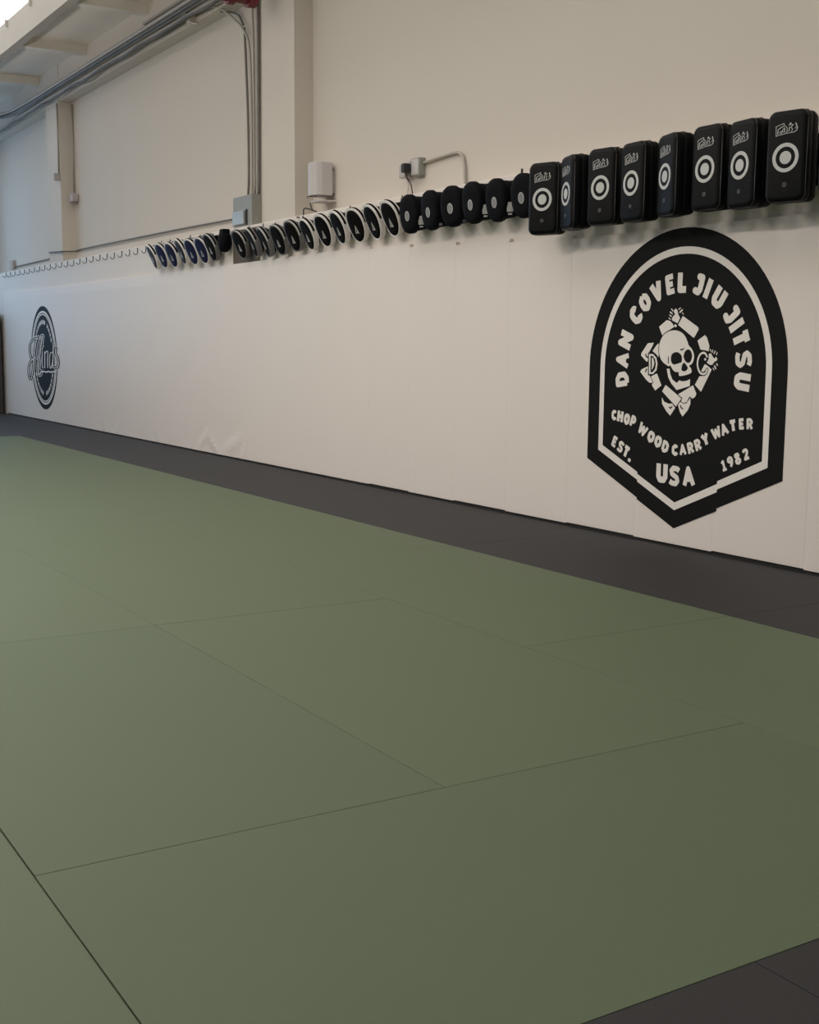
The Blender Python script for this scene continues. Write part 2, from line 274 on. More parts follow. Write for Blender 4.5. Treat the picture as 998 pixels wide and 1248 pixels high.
# charcoal strip along the wall
x = -1.39
SL = 'charcoal mat in the dark strip along the foot of the white wall'
while x > -19.6:
    x2 = max(x - 2.0, -20.4); mat_tile(x2, x, Y3, 4.62 if False else 4.60, M['grey'], SL, 'charcoal mats along the wall'); x = x2
FL = 'charcoal mat on the far left floor beyond the green mats'
for (a, b) in ((-0.41, Y0), (Y0, Y1), (Y1, Y2), (Y2, Y3)):
    x = XE
    while x > -20.3:
        x2 = max(x - 2.0, -20.4); mat_tile(x2, x, a, b, M['grey'], FL, 'charcoal mats beyond the green floor'); x = x2
mat_tile(-1.389, 0.61, Y1 - 0.003, Y2, M['grey'], 'dark grey mat at the lower right edge, farther side of the short seam', None, gap=0.001)
mat_tile(-1.389, 0.61, Y0, Y1 - 0.003, M['grey'], 'dark grey mat in the bottom right corner, nearer side of the short seam', None, gap=0.001)
mat_tile(-1.389, 0.61, Y2, Y3, M['grey'], SL, 'charcoal mats along the wall')
mat_tile(-1.389, 0.61, Y3, 4.60, M['grey'], SL, 'charcoal mats along the wall')
mat_tile(-1.389, 0.61, -0.41, Y0, M['grey'], 'dark grey mat just outside the bottom right corner mats', None)

# ------------------------------------------------------------------ white wall padding
def wall_pad(x0, x1, z1, label, wrinkles=(), z0=0.014, dx=0.06, drop=0.0):
    """front-facing padded panel with a grid front so it can crease"""
    g = 0.0004; x0 += g; x1 -= g
    bm = bmesh.new()
    nx = max(6, int((x1 - x0) / dx)); zs = [z0 + (z1 - z0) * (i / 26) ** 1.5 for i in range(27)]
    grid = []
    for i in range(nx + 1):
        x = x0 + (x1 - x0) * i / nx; col = []
        for z in zs:
            e = min(x - x0, x1 - x, z - z0 + 0.004, z1 - z)
            y = WF + 0.0016 * max(0, 1 - e / 0.012) ** 2
            for (wx, wz, ang, ln, wd, am) in wrinkles:
                u = (x - wx) * math.cos(ang) + (z - wz) * math.sin(ang); v = -(x - wx) * math.sin(ang) + (z - wz) * math.cos(ang)
                am_ = am * 0.5; wd_ = wd * 1.5; y += -am_ * math.exp(-(u / ln) ** 2 - (v / wd_) ** 2) + am_ * 0.5 * math.exp(-(u / ln) ** 2 - ((v - wd_ * 1.6) / wd_) ** 2)
            col.append(bm.verts.new((x, min(y, PL - 0.004), z)))
        grid.append(col)
    for i in range(nx):
        for j in range(26): bm.faces.new((grid[i][j], grid[i + 1][j], grid[i + 1][j + 1], grid[i][j + 1]))
    # sides back to the plywood
    loop = [grid[i][0] for i in range(nx + 1)] + [grid[nx][j] for j in range(1, 27)] + [grid[i][26] for i in range(nx - 1, -1, -1)] + [grid[0][j] for j in range(25, 0, -1)]
    bk = [bm.verts.new((v.co.x, PL - 0.001, v.co.z)) for v in loop]
    for i in range(len(loop)):
        j = (i + 1) % len(loop); bm.faces.new((loop[i], bk[i], bk[j], loop[j]))
    bm.faces.new(bk)
    return tag(link('wall_pad', bm, M['vinyl'], smooth=False), label, 'wall pad', None)
ed = [-19.13, -8.056, -7.48, -6.90, -6.30, -5.684, -5.09, -4.497, -3.90, -3.30, -2.70]
labs = ['long white vinyl wall padding stretched from the far round badge to the round black mitts',
        'white wall pad below the leftmost oval-marked round black mitts',
        'white wall pad below the middle oval-marked round black mitts',
        'white wall pad below the rightmost oval-marked round black mitts',
        'white wall pad just left of the big black badge, below the first two kick pads',
        'white wall pad carrying the left edge of the big black badge',
        'white wall pad behind the middle of the big black badge',
        'white wall pad carrying the right edge of the big black badge',
        'white wall pad at the right edge of the photo, right of the big badge',
        'white wall pad farther right along the padded wall, past the badge']
for i in range(10):
    wr = ()
    if i == 0:
        wr = tuple([(-10.36, 0.09, 1.1, 0.10, 0.03, 0.016), (-10.60, 0.13, 0.35, 0.22, 0.04, 0.014), (-11.05, 0.08, 2.6, 0.18, 0.03, 0.012), (-11.35, 0.12, 0.5, 0.16, 0.03, 0.010),
                    (-12.6, 0.08, 2.4, 0.15, 0.03, 0.010), (-14.45, 0.14, 2.0, 0.16, 0.03, 0.012), (-14.0, 0.06, 0.6, 0.16, 0.03, 0.009), (-13.4, 1.70, 0.0, 2.4, 0.03, 0.004), (-16.0, 1.72, 0.02, 1.5, 0.03, 0.004)])
    if i == 3: wr = ((-6.45, 0.14, 2.1, 0.12, 0.04, 0.002),)
    if i == 4: wr = ((-5.9, 0.16, 2.2, 0.14, 0.04, 0.003),)
    z1 = (1.785, 1.763, 1.741, 1.719, 1.697)[i] if i < 5 else 1.675
    wall_pad(ed[i], ed[i + 1], z1, labs[i], wr, z0=0.015 + (0.005 if i % 2 else 0), dx=0.045)

# ------------------------------------------------------------------ lettering
def arc(cx, cz, r, a0, a1, n=6, sx=1.0):
    return [(cx + sx * r * math.sin(R(a0 + (a1 - a0) * k / n)), cz + r * math.cos(R(a0 + (a1 - a0) * k / n))) for k in range(n + 1)]
def glyph(c):
    """centre-line strokes in a box of height 1 (stroke weight about .27); returns width, strokes"""
    L, T, B = 0.13, 0.87, 0.13
    w = 0.72; r = w - 0.13
    if c == 'A': return .82, [[(.12, B - .10), (.41, T), (.70, B - .10)], [(.24, .34), (.58, .34)], [(.41, .80), (.41, .62)]]
    if c == 'C': return .66, [[(.56, .70), (.50, .84), (.33, T), (.15, .72), (L, .5), (.15, .28), (.33, B), (.50, .16), (.56, .30)]]
    if c == 'D': return .72, [[(L, B), (L, T), (.38, T), (.58, .70), (.58, .30), (.38, B), (L, B)]]
    if c == 'E': return .60, [[(.52, T), (L, T), (L, B), (.52, B)], [(L, .5), (.46, .5)]]
    if c == 'H': return .74, [[(L, B - .1), (L, T + .1)], [(.61, B - .1), (.61, T + .1)], [(L, .5), (.61, .5)]]
    if c == 'I': return .27, [[(.135, B - .12), (.135, T + .12)]]
    if c == 'J': return .50, [[(.16, T), (.37, T), (.37, .30), (.28, B), (.06, .16)]]
    if c == 'L': return .58, [[(L, T + .1), (L, B), (.54, B)]]
    if c == 'N': return .80, [[(L, B - .1), (L, T), (.67, B), (.67, T + .1)]]
    if c == 'O': return .72, [[(.36, T), (.16, .72), (L, .5), (.16, .28), (.36, B), (.56, .28), (.59, .5), (.56, .72), (.36, T)]]
    if c == 'P': return .66, [[(L, B - .1), (L, T), (.40, T), (.53, .72), (.53, .58), (.40, .43), (L, .43)]]
    if c == 'R': return .70, [[(L, B - .1), (L, T), (.40, T), (.54, .72), (.54, .60), (.40, .46), (L, .46)], [(.34, .44), (.58, B - .08)]]
    if c == 'S': return .68, [[(.62, .80), (.50, .88), (.24, .88), (.12, .74), (.18, .58), (.50, .44), (.57, .28), (.46, .12), (.20, .12), (.06, .20)]]
    if c == 'T': return .66, [[(.04, T), (.62, T)], [(.33, T), (.33, B - .1)]]
    if c == 'U': return .74, [[(L, T + .1), (L, .30), (.24, B), (.50, B), (.61, .30), (.61, T + .1)]]
    if c == 'V': return .78, [[(.10, T + .08), (.39, .12), (.68, T + .08)]]
    if c == 'W': return .92, [[(.08, T + .08), (.26, .12), (.46, .74), (.66, .12), (.84, T + .08)]]
    if c == 'Y': return .74, [[(.10, T + .08), (.37, .48), (.64, T + .08)], [(.37, .48), (.37, B - .1)]]
    if c == '.': return .27, [[(.10, .10), (.17, .10)]]
    if c == '1': return .50, [[(.10, .70), (.28, T), (.28, B)], [(.06, .10), (.50, .10)]]
    if c == '2': return .62, [[(.10, .74), (.22, T), (.42, T), (.50, .72), (.46, .56), (.14, .14), (.54, .12)]]
    if c == '8': return .62, [[(.31, .90), (.17, .84), (.15, .72), (.31, .56), (.47, .72), (.45, .84), (.31, .90)], [(.31, .52), (.11, .34), (.13, .18), (.31, .09), (.49, .18), (.51, .34), (.31, .52)]]
    if c == '9': return .62, [[(.50, .66), (.31, .46), (.11, .62), (.14, .80), (.31, .89), (.48, .80), (.50, .60), (.42, .34), (.22, .11)]]
    return .5, []
def put_letter(bm, c, bx, bz, tx, tz, y0, y1, weight=0.26, wscale=1.0, hpad=0.0):
    """letter whose base centre is (bx,bz) and top centre (tx,tz)"""
    w, st = glyph(c)
    up = Vector((tx - bx, tz - bz)); h = up.length; up /= h; rt = Vector((up.y, -up.x))
    for s in st:
        pts = []
        for (u, v) in s:
            p = Vector((bx, bz)) + rt * (u - w / 2) * h * wscale + up * v * h
            pts.append((p.x, p.y))
        stroke_outline(bm, pts, weight * h * {'S': .80, 'E': .84, 'A': .80, 'R': .82, 'P': .86, 'W': .80, 'D': .92, 'O': .94}.get(c, 1), y0, y1, 'round' if c in 'J.' else 'flat')
def lines_letter(*a, **k): put_letter(*a, **k)

# ------------------------------------------------------------------ big black badge
CX, CZ = -4.775, 0.945
badge = tag(empty('wall_badge', (CX, WF - 0.0002, 0.10)), 'big black shield-shaped jiu jitsu badge with a skull, on the white wall pads', 'wall emblem')
def B(x, z): return (x, z - 0.10)      # world-height to badge-local
def shield(rad, zb, zt, hs):
    """arch outline: half circle, straight sides, pointed foot with small steps where the pads meet"""
    p = [(rad * math.sin(R(a)), CZ + rad * math.cos(R(a))) for a in range(-90, 91, 4)]
    zR = zb + (0.005 if rad > .6 else 0); m = (zb - zt) / rad
    f = lambda u: zt + m * abs(u)
    st = 0.013
    p += [(rad, f(rad) + st), (0.302, f(0.302) + st), (0.302, f(0.302) - 0.001), (0, zt), (-0.295, f(-0.295) - 0.001), (-0.295, f(-0.295) + st * .7), (-rad, f(rad) + st * .7)]
    return [B(x, z) for x, z in p]
Yb = -0.0012
bm = bmesh.new(); slab(bm, shield(0.725, 0.410, 0.100, 0), Yb, 0); link('badge_ground', bm, M['badge'], badge)
bm = bmesh.new(); slab(bm, shield(0.629, 0.466, 0.198, 0), Yb - 0.0006, Yb, shield(0.592, 0.494, 0.239, 0)); link('border_line', bm, M['print'], badge)
yl0, yl1 = Yb - 0.0006, Yb
def word(name, letters, label=None):
    bm = bmesh.new()
    for (c, bx, bz, tx, tz, kw) in letters:
        b_, t_ = B(bx, bz), B(tx, tz); put_letter(bm, c, b_[0], b_[1], t_[0], t_[1], yl0, yl1, **kw)
    o = link(name, bm, M['print'], badge)
    if label: o['label'] = label
    return o
def polar(c, a, ws=1.0):
    s, q = math.sin(R(a)), math.cos(R(a))
    return (c, .396 * s, CZ + .396 * q, .500 * s, CZ + .500 * q, dict(weight=.335, wscale=ws))
word('arched_lettering', [polar('D', -98.3, 1.05), polar('A', -84.8, 1.0), polar('N', -70.3, 1.0)], 'white lettering reading DAN')
word('arched_lettering', [polar('C', -51.0), polar('O', -38.3, 1.05), polar('V', -24.8), polar('E', -11.3, 1.1), polar('L', .2, 1.05)], 'white lettering reading COVEL')
word('arched_lettering', [polar('J', 16.0), polar('I', 24.5), polar('U', 36.2, 1.0)], 'white lettering reading JIU')
word('arched_lettering', [polar('J', 52.3), polar('I', 60.3), polar('T', 69.5, .95), polar('S', 82.8, 1.15), polar('U', 97.0, 1.05)], 'white lettering reading JITSU')
def seq(s, rows, **kw):
    return [(c, bx - CX, bz, tx - CX, tz, kw) for c, (tx, tz, bx, bz) in zip(s, rows)]
k2 = dict(weight=.33, wscale=1.10)
word('curved_lettering', seq('CHOP', [(-5.278, .706, -5.277, .650), (-5.220, .705, -5.228, .642), (-5.162, .694, -5.175, .630), (-5.106, .682, -5.128, .622)], weight=.32, wscale=.97), 'white lettering reading CHOP')
word('curved_lettering', seq('WOOD', [(-5.020, .640, -5.055, .584), (-4.957, .608, -4.983, .546), (-4.902, .586, -4.926, .523), (-4.848, .560, -4.868, .500)], **k2), 'white lettering reading WOOD')
word('curved_lettering', seq('CARRY', [(-4.787, .547, -4.785, .489), (-4.732, .555, -4.722, .497), (-4.680, .567, -4.660, .510), (-4.631, .586, -4.606, .530), (-4.581, .617, -4.554, .562)], **k2), 'white lettering reading CARRY')
word('curved_lettering', seq('WATER', [(-4.506, .656, -4.481, .601), (-4.452, .676, -4.427, .622), (-4.388, .698, -4.375, .643), (-4.328, .710, -4.322, .655), (-4.273, .713, -4.270, .658)], **k2), 'white lettering reading WATER')
word('lower_lettering', seq('EST.', [(-5.252, .558, -5.277, .500), (-5.199, .533, -5.228, .476), (-5.153, .510, -5.180, .452), (-5.118, .488, -5.141, .430)], weight=.33, wscale=1.05), 'white lettering reading EST.')
word('lower_lettering', seq('USA', [(-4.877, .440, -4.877, .338), (-4.779, .433, -4.785, .328), (-4.684, .441, -4.672, .338)], weight=.33, wscale=1.08), 'white lettering reading USA')
word('lower_lettering', seq('1982', [(-4.444, .492, -4.424, .440), (-4.400, .514, -4.376, .461), (-4.354, .535, -4.330, .482), (-4.301, .560, -4.277, .507)], weight=.26, wscale=1.12), 'white lettering reading 1982')
# skull emblem
emb = bpy.data.objects.new('skull_emblem', None); COL.objects.link(emb); emb.parent = badge
US = 0.00066
def outl(pts, closed=True): return pts + [pts[0]] if closed else pts
LIMB = 'belted_limbs'
def layer(names, lv, edge=None):
    y = yl0 - 0.0004 * lv
    for k in names:
        v = [B(*p) for p in SKULL[k]]
        if k == 'cranium': v = [B(*p) for p in smooth2(SKULL[k] + [SKULL[k][0]], 3)[:-1]]
        if edge:
            bm = bmesh.new(); stroke_outline(bm, outl(v), edge * 2 * US, y + 0.0002, y + 0.0004); link(k + '_edge', bm, M['badge'], emb)
        bm = bmesh.new(); slab(bm, v, y, y + 0.0002 + (0.0004 * lv if lv == 0 else 0)); link(k, bm, M['print'], emb)
layer([k for k in SKULL if k not in ('cranium', 'jaw', 'sleeve_cross', 'sleeve_bottom_right', 'sleeve_left_lower', 'hand_top')], 0)
layer(['sleeve_left_lower', 'sleeve_bottom_right', 'hand_top'], 1, 6)
layer(['sleeve_cross', 'jaw', 'cranium'], 2, 8)
for nm, (a, wd) in zip(['finger'] * 7 + ['belt_knot'] + ['finger'] * 7 + ['belt_knot'], SKULL_TICKS):
    bm = bmesh.new(); stroke_outline(bm, [B(*p) for p in a], wd * US, yl0, yl1); link(nm, bm, M['print'], emb)
yk = yl0 - 0.0008
for k, v in SKULL_HOLES.items():
    bm = bmesh.new(); slab(bm, [B(*p) for p in smooth2(v + [v[0]], 4)[:-1]], yk - 0.0003, yk); link(k, bm, M['badge'], emb)
for a, wd in SKULL_CRACKS:
    bm = bmesh.new(); stroke_outline(bm, [B(*p) for p in a], wd * 1.5 * US, yk - 0.0003, yk); link('crease_mark', bm, M['badge'], emb)
for i, pl in enumerate(D_MARK):
    bm = bmesh.new(); slab(bm, [B(*p) for p in pl], yl0 - 0.0006 - 0.0003 * (i + 1), yl0 - 0.0006 - 0.0003 * i); link('letter_d', bm, M['print'] if i % 2 else M['badge'], emb)
pts = [B(*p) for p in smooth2(C_MARK, 4)]
bm = bmesh.new(); stroke_outline(bm, pts, 30 * US, yl0 - 0.0002, yl0); link('letter_c', bm, M['badge'], emb)
bm = bmesh.new(); stroke_outline(bm, pts, 16 * US, yl0 - 0.0006, yl0 - 0.0003); link('letter_c', bm, M['print'], emb)

# ------------------------------------------------------------------ far round badge with script
rb = tag(empty('wall_badge', (-16.97, WF - 0.0002, 0.16)), 'round navy badge with white script on the far left of the padded wall', 'wall emblem')
def ell(rx, rz, cz, n=64, cx=-0.02): return [(cx + rx * math.cos(2 * math.pi * k / n), cz + rz * math.sin(2 * math.pi * k / n)) for k in range(n)]
zc = 0.862 - 0.16
bm = bmesh.new(); slab(bm, ell(.655, .700, zc), -0.0012, 0); link('badge_ground', bm, M['navy'], rb)
bm = bmesh.new(); slab(bm, ell(.615, .635, zc), -0.0018, -0.0012, ell(.525, .575, zc)); link('ring_line', bm, M['print'], rb)
bm = bmesh.new(); slab(bm, ell(.572, .608, zc), -0.0022, -0.0018, ell(.560, .596, zc)); link('ring_line', bm, M['navy'], rb)['label'] = 'thin navy line inside the pale ring'
bm = bmesh.new(); slab(bm, ell(.520, .580, zc), -0.0024, -0.0012); link('badge_centre', bm, M['navy'], rb)
for a in (-52, -42, -32, -22, -14, -5, 4, 12, 30, 40, 50, 60, 118, 128, 138, 148, 158, 168, 192, 202, 212, 222, 232, 242):
    s, q = math.sin(R(a)), math.cos(R(a))
    bm = bmesh.new()
    for off in (-0.018, 0.018):
        ux, uz = q * off, -s * off
        stroke_outline(bm, [(-.02 + .43 * s + ux, zc + .455 * q + uz), (-.02 + .475 * s + ux, zc + .515 * q + uz)], 0.017, -0.0028, -0.0024, 'flat')
    stroke_outline(bm, [(-.02 + .45 * s - q * .018, zc + .485 * q + s * .018), (-.02 + .45 * s + q * .018, zc + .485 * q - s * .018)], 0.017, -0.0028, -0.0024, 'flat')
    link('rim_mark', bm, M['print'], rb)
PEN = 3.4      # broad-nib pen: wide down-strokes, thin cross-strokes
for nm, grow, y0, y1, mm in (('script_halo', 38, -0.0034, -0.0024, 'print'), ('script_outline', 24, -0.0040, -0.0034, 'navy'), ('script_lettering', 0, -0.0048, -0.0040, 'print')):
    bm = bmesh.new()
    for pts, wd in SCRIPT:
        if nm == 'script_halo' and SCRIPT.index([pts, wd]) not in (0, 1, 2, 10): continue
        if nm == 'script_outline' and wd > 30: continue
        p = [(x, (z - 0.16) * PEN) for x, z in (smooth2(pts, 4) if len(pts) > 2 else pts)]
        stroke_outline(bm, p, (wd * 0.82 + grow * (1.75 if SCRIPT.index([pts, wd]) in (0, 1, 2, 10) else 1)) * 0.0023, y0, y1)
    for v in bm.verts: v.co.z /= PEN
    link(nm, bm, M[mm], rb)

# ------------------------------------------------------------------ coat hooks
def hook_mesh():
    bm = bmesh.new()
    tube(bm, curve_pts([(0, 0, 0), (0, -0.004, -0.02), (0, -0.006, -0.052), (0, -0.020, -0.070), (0, -0.042, -0.066), (0, -0.052, -0.048)], 4), 0.0042, 6)
    tube(bm, [(0, 0.0, -0.006), (0, -0.010, -0.006)], 0.006, 6)
    return bm
hk = link('coat_hook', hook_mesh(), M['hook']); hk.location = (-12.93, PL - 0.001, 2.098)
tag(hk, 'bare black wire hook, the one nearest the navy mitts', 'hook')
for i in range(1, 24):
    c = hk.copy(); COL.objects.link(c); c.location = (-12.93 - 0.2643 * i, PL - 0.001, 2.098 + random.uniform(-.004, .004))
    tag(c, 'leftmost bare black wire hook at the far end of the hook row' if i == 23 else 'bare black wire hook in the empty stretch of the hook row', 'hook', None if i == 23 else 'empty wire hooks on the white board')
    if i == 23 and 'group' in c: del c['group']
def used_hook(x, label, group, z=2.098):
    c = hk.copy(); COL.objects.link(c); c.location = (x, PL - 0.001, z); tag(c, label, 'hook', group)

# ------------------------------------------------------------------ focus mitts
def outline(w, h, n=36, egg=0.10):
    out = []
    for k in range(n):
        a = 2 * math.pi * k / n
        x = w / 2 * math.copysign(abs(math.cos(a)) ** 0.88, math.cos(a)); z = h / 2 * math.copysign(abs(math.sin(a)) ** 0.92, math.sin(a))
        x *= 1 + egg * z / (h / 2)
        out.append((x, z))
    return out
def loft(bm, layers, w, h, bend=0.0, closed=(True, True), zr=None, n=36, egg=0.10):
    """layers of (y, scale) stacked from front to back; bend curls the ends forward"""
    rings = []
    for (y, s) in layers:
        rings.append([bm.verts.new((x * s, y - bend * (z * s / (h / 2)) ** 2, z * s)) for x, z in outline(w, h, n, egg)])
    for a, b in zip(rings[:-1], rings[1:]):
        for k in range(n):
            j = (k + 1) % n; bm.faces.new((a[k], a[j], b[j], b[k]))
    for end, flag in ((rings[0], closed[0]), (rings[-1], closed[1])):
        if flag: bm.faces.new(end)
def band(bm, y0, y1, s, w, h, bend, frac0, frac1, th=0.004, n=72, egg=0.10):
    """strip wrapped round part of the outline (fractions of the turn, 0 = right side, .25 = top)"""
    o = outline(w, h, n, egg); ks = [k for k in range(int(frac0 * n), int(frac1 * n) + 1)]
    prev = None
    for k in ks:
        x, z = o[k % n]; q = []
        for (yy, sc) in ((y0, s), (y0, s + th / (w / 2)), (y1, s + th / (w / 2)), (y1, s)):
            q.append(bm.verts.new((x * sc, yy - bend * (z * sc / (h / 2)) ** 2, z * sc)))
        if prev:
            for i in range(4): bm.faces.new((prev[i], prev[(i + 1) % 4], q[(i + 1) % 4], q[i]))
        else: bm.faces.new(q)
        prev = q
    bm.faces.new(prev[::-1])
def tilt_parts(root, ang):
    for ch in [o for o in bpy.data.objects if o.parent == root and o.name.split('.')[0] != 'hanging_loop']: ch.rotation_euler = (ang, 0, 0)
W_, H_ = 0.185, 0.262
def make_mitt(face_m, rim_m, stripe_m, tilt=24):
    t = empty('focus_mitt', (0, 0, 0))
    bend = 0.012
    bm = bmesh.new(); loft(bm, [(-0.030, 0.05), (-0.0295, 0.45), (-0.028, 0.72), (-0.024, 0.86), (-0.016, 0.915), (-0.010, 0.92)], W_, H_, bend); link('target_face', bm, M[face_m], t, True)
    bm = bmesh.new(); loft(bm, [(-0.016, 0.90), (-0.021, 0.935), (-0.020, 0.985), (-0.010, 1.0), (0.018, 1.0), (0.028, 0.96), (0.032, 0.88)], W_, H_, bend); link('padded_rim', bm, M[rim_m], t, True)
    bm = bmesh.new(); band(bm, -0.006, 0.012, 0.985, W_, H_, bend, 0.02, 0.50, 0.0050); link('finger_hood', bm, M['face'], t)
    bm = bmesh.new(); band(bm, -0.018, -0.007, 0.990, W_, H_, bend, 0.0, 0.52, 0.0042); link('piping', bm, M[stripe_m], t)
    bm = bmesh.new(); loft(bm, [(0.030, 0.86), (0.042, 0.80), (0.054, 0.66), (0.058, 0.4), (0.059, 0.05)], W_, H_, 0.0); link('glove_back', bm, M['matte'], t, True)
    bm = bmesh.new(); box(bm, 0.01, 0.085, 0.030, 0.066, 0.030, 0.090, 0.010, 2); link('wrist_strap', bm, M['matte'], t)
    # triangle emblem
    s = 0.026; A = [(-s * .82, -s * 1.1), (s * .82, -s * 1.1), (-s * .1, s * 1.35)]; I = [(-s * .46, -s * .82), (s * .42, -s * .82), (-s * .06, s * .70)]; J = [(-s * .05, -s * .7), (s * .34, -s * .7), (s * .02, s * .1)]
    bm = bmesh.new(); off = -0.026
    slab(bm, [(x + .004, z + off) for x, z in A], -0.0318, -0.0290, [(x + .004, z + off) for x, z in I]); slab(bm, [(x + .004, z + off) for x, z in J], -0.0318, -0.0290); link('triangle_mark', bm, M['silver'], t)
    tilt_parts(t, R(tilt))
    bm = bmesh.new(); tube(bm, curve_pts([(0.02, 0.045, 0.05), (0.012, 0.075, 0.13), (0.0, 0.080, 0.160), (-0.008, 0.075, 0.13), (0.0, 0.05, 0.06)], 4), 0.003, 6); link('hanging_loop', bm, M['matte'], t)
    return t
def place(proto, used, x, z, yaw, label, cat, group, y):
    o = proto if not used else copy_tree(proto)
    o.location = (x, y, z); o.rotation_euler = (0, 0, R(yaw)); tag(o, label, cat, group); return o
ordn = ['leftmost', 'second from the left', 'third from the left', 'fourth from the left', 'fifth from the left', 'sixth from the left', 'seventh from the left']
pb = make_mitt('blue', 'white', 'white'); pk = make_mitt('greyface', 'white', 'white'); pg = make_mitt('face', 'greyrim', 'silver'); pw = make_mitt('face', 'white', 'white')
MY = 4.530
us = {}
def mitt(kind, x, z, yaw, label, group):
    p = dict(b=pb, k=pk, g=pg, w=pw)[kind]
    place(p, us.get(kind), x, z, yaw, label, 'focus mitt', group, MY); us[kind] = 1
G1 = 'focus mitts of the far cluster'
mitt('k', -12.418, 1.958, -8, 'charcoal-faced focus mitt with white rim, leftmost of all the mitts', G1)
mitt('b', -12.149, 1.955, 6, 'navy focus mitt with white rim, second mitt from the left end', G1)
mitt('b', -11.873, 1.946, 6, 'navy focus mitt with white rim, third mitt from the left end', G1)
mitt('k', -11.615, 1.962, -6, 'charcoal-faced focus mitt with white rim, fourth mitt from the left end', G1)
mitt('b', -11.345, 1.944, 8, 'navy focus mitt with white rim, fifth mitt from the left end', G1)
mitt('b', -11.085, 1.942, 8, 'navy focus mitt with white rim, sixth and last navy one from the left', G1)
mitt('g', -10.870, 1.955, 0, 'black focus mitt with grey rim, seventh from the left, last before the gap', G1)
G2 = 'grey rimmed focus mitts right of the brown board'
for i, x in enumerate((-10.207, -9.935, -9.690, -9.423, -9.150)):
    mitt('g', x, 1.938 - (0.012 if i in (2, 3) else 0), (4, -14, -12, 4, 6)[i], 'black focus mitt with grey rim, %s of the five right of the brown board' % (['first', 'second', 'third', 'fourth', 'fifth'][i]), G2)
G3 = 'white rimmed black focus mitts'
for i, (x, z) in enumerate(((-8.885, 1.932), (-8.618, 1.940), (-8.370, 1.945), (-8.100, 1.940), (-7.850, 1.944), (-7.601, 1.948))):
    mitt('w', x, z, (-4, 6, -4, 8, -2, 2)[i], 'black focus mitt with white rim, %s of the six white-rimmed black ones' % (ordn[i] if i < 5 else 'rightmost'), G3)
# spare black glove on the last hook before the gap
gl = tag(empty('boxing_glove', (-10.665, 4.56, 1.99)), 'small all-black padded glove hanging just left of the bare gap beside the brown board', 'glove')
bm = bmesh.new(); loft(bm, [(-0.05, .2), (-0.045, .6), (-0.03, .9), (0, 1), (.03, .95), (.055, .7), (.06, .2)], 0.13, 0.19, 0); link('glove_body', bm, M['matte'], gl, True)
bm = bmesh.new(); box(bm, -0.045, 0.045, -0.03, 0.045, 0.06, 0.115, 0.012, 2); link('cuff', bm, M['matte'], gl)
# brown board
bm = bmesh.new(); box(bm, -10.61, -10.03, 4.624, PL, 1.788, 2.085, 0.002, 1)
brd = link('backing_board', bm, M['brown']); tag(brd, 'bare dark brown board on the wall behind the first grey-rimmed mitts', 'board')

# larger round black mitts
def make_round():
    t = empty('round_mitt', (0, 0, 0)); w, h = 0.195, 0.262
    bm = bmesh.new(); loft(bm, [(-0.040, 0.05), (-0.0395, 0.5), (-0.037, 0.78), (-0.030, 0.93), (-0.014, 1.0), (0.012, 1.0), (0.024, 0.94), (0.028, 0.8)], w, h, 0.006, egg=-0.02); link('target_face', bm, M['matte'], t, True)
    bm = bmesh.new(); loft(bm, [(0.018, 0.80), (0.022, 0.97), (0.040, 1.03), (0.100, 0.98), (0.125, 0.86), (0.130, 0.5)], 0.205, 0.225, 0.0, egg=-0.02); o = link('glove_back', bm, M['matte'], t, True)
    bm = bmesh.new(); box(bm, -0.08, 0.102, 0.040, 0.120, 0.040, 0.108, 0.016, 2); link('cuff', bm, M['matte'], t)
    bm = bmesh.new(); slab(bm, [(0.024 * math.cos(a * math.pi / 12) + .004, 0.033 * math.sin(a * math.pi / 12) - .012) for a in range(24)], -0.0405, -0.036); link('oval_mark', bm, M['midgrey'], t)
    bm = bmesh.new(); slab(bm, [(0.024 * math.cos(a * math.pi / 12) + .004, 0.033 * math.sin(a * math.pi / 12) - .012) for a in range(24)], -0.0412, -0.0405, [(0.020 * math.cos(a * math.pi / 12) + .004, 0.028 * math.sin(a * math.pi / 12) - .012) for a in range(24)]); link('oval_line', bm, M['silver'], t)
    tilt_parts(t, R(7))
    return t
def side_label(t, big):
    bm = bmesh.new()
    if big: box(bm, -0.019, 0.019, -0.0015, 0.0015, -0.078, -0.020, 0.001, 1); box(bm, -0.012, 0.012, -0.0015, 0.0015, -0.096, -0.086, 0.001, 1)
    else: box(bm, -0.011, 0.011, -0.0015, 0.0015, -0.108, -0.090, 0.001, 1)
    for v in bm.verts:
        x, y = v.co.x, v.co.y; v.co.x = 0.101 + x * .53 + y * .85 - (0 if big else .014); v.co.y = 0.004 + x * .85 - y * .53
    o = link('care_label', bm, M['silver'] if big else M['dim'], t); o.rotation_euler = (R(4), 0, 0)
    if big: o['label'] = 'pale rectangular label on the side'
pr = make_round(); G4 = 'oval marked round black mitts'
rx = (-7.303, -7.035, -6.779, -6.542, -6.283, -6.013)
rprot = []
for i, x in enumerate(rx):
    lab = ['leftmost round black mitt with grey oval, pale side label, next to the white-rimmed mitts', 'second round black mitt with grey oval, no pale side label',
           'third round black mitt with grey oval, below the curved white conduit', 'fourth round black mitt with grey oval, pale side label, left of the fifth',
           'fifth round black mitt with grey oval and pale side label beneath the tall hook', 'rightmost round black mitt with grey oval, half behind the first kick pad'][i]
    o = place(pr, i > 0, x, (1.948, 1.950, 1.952, 1.953, 1.944, 1.945)[i], (6, 0, 12, 3, 3, 8)[i], lab, 'round mitt', G4, 4.50)
    rprot.append(o)
for i, o in enumerate(rprot[:5]): side_label(o, i in (0, 3, 4))

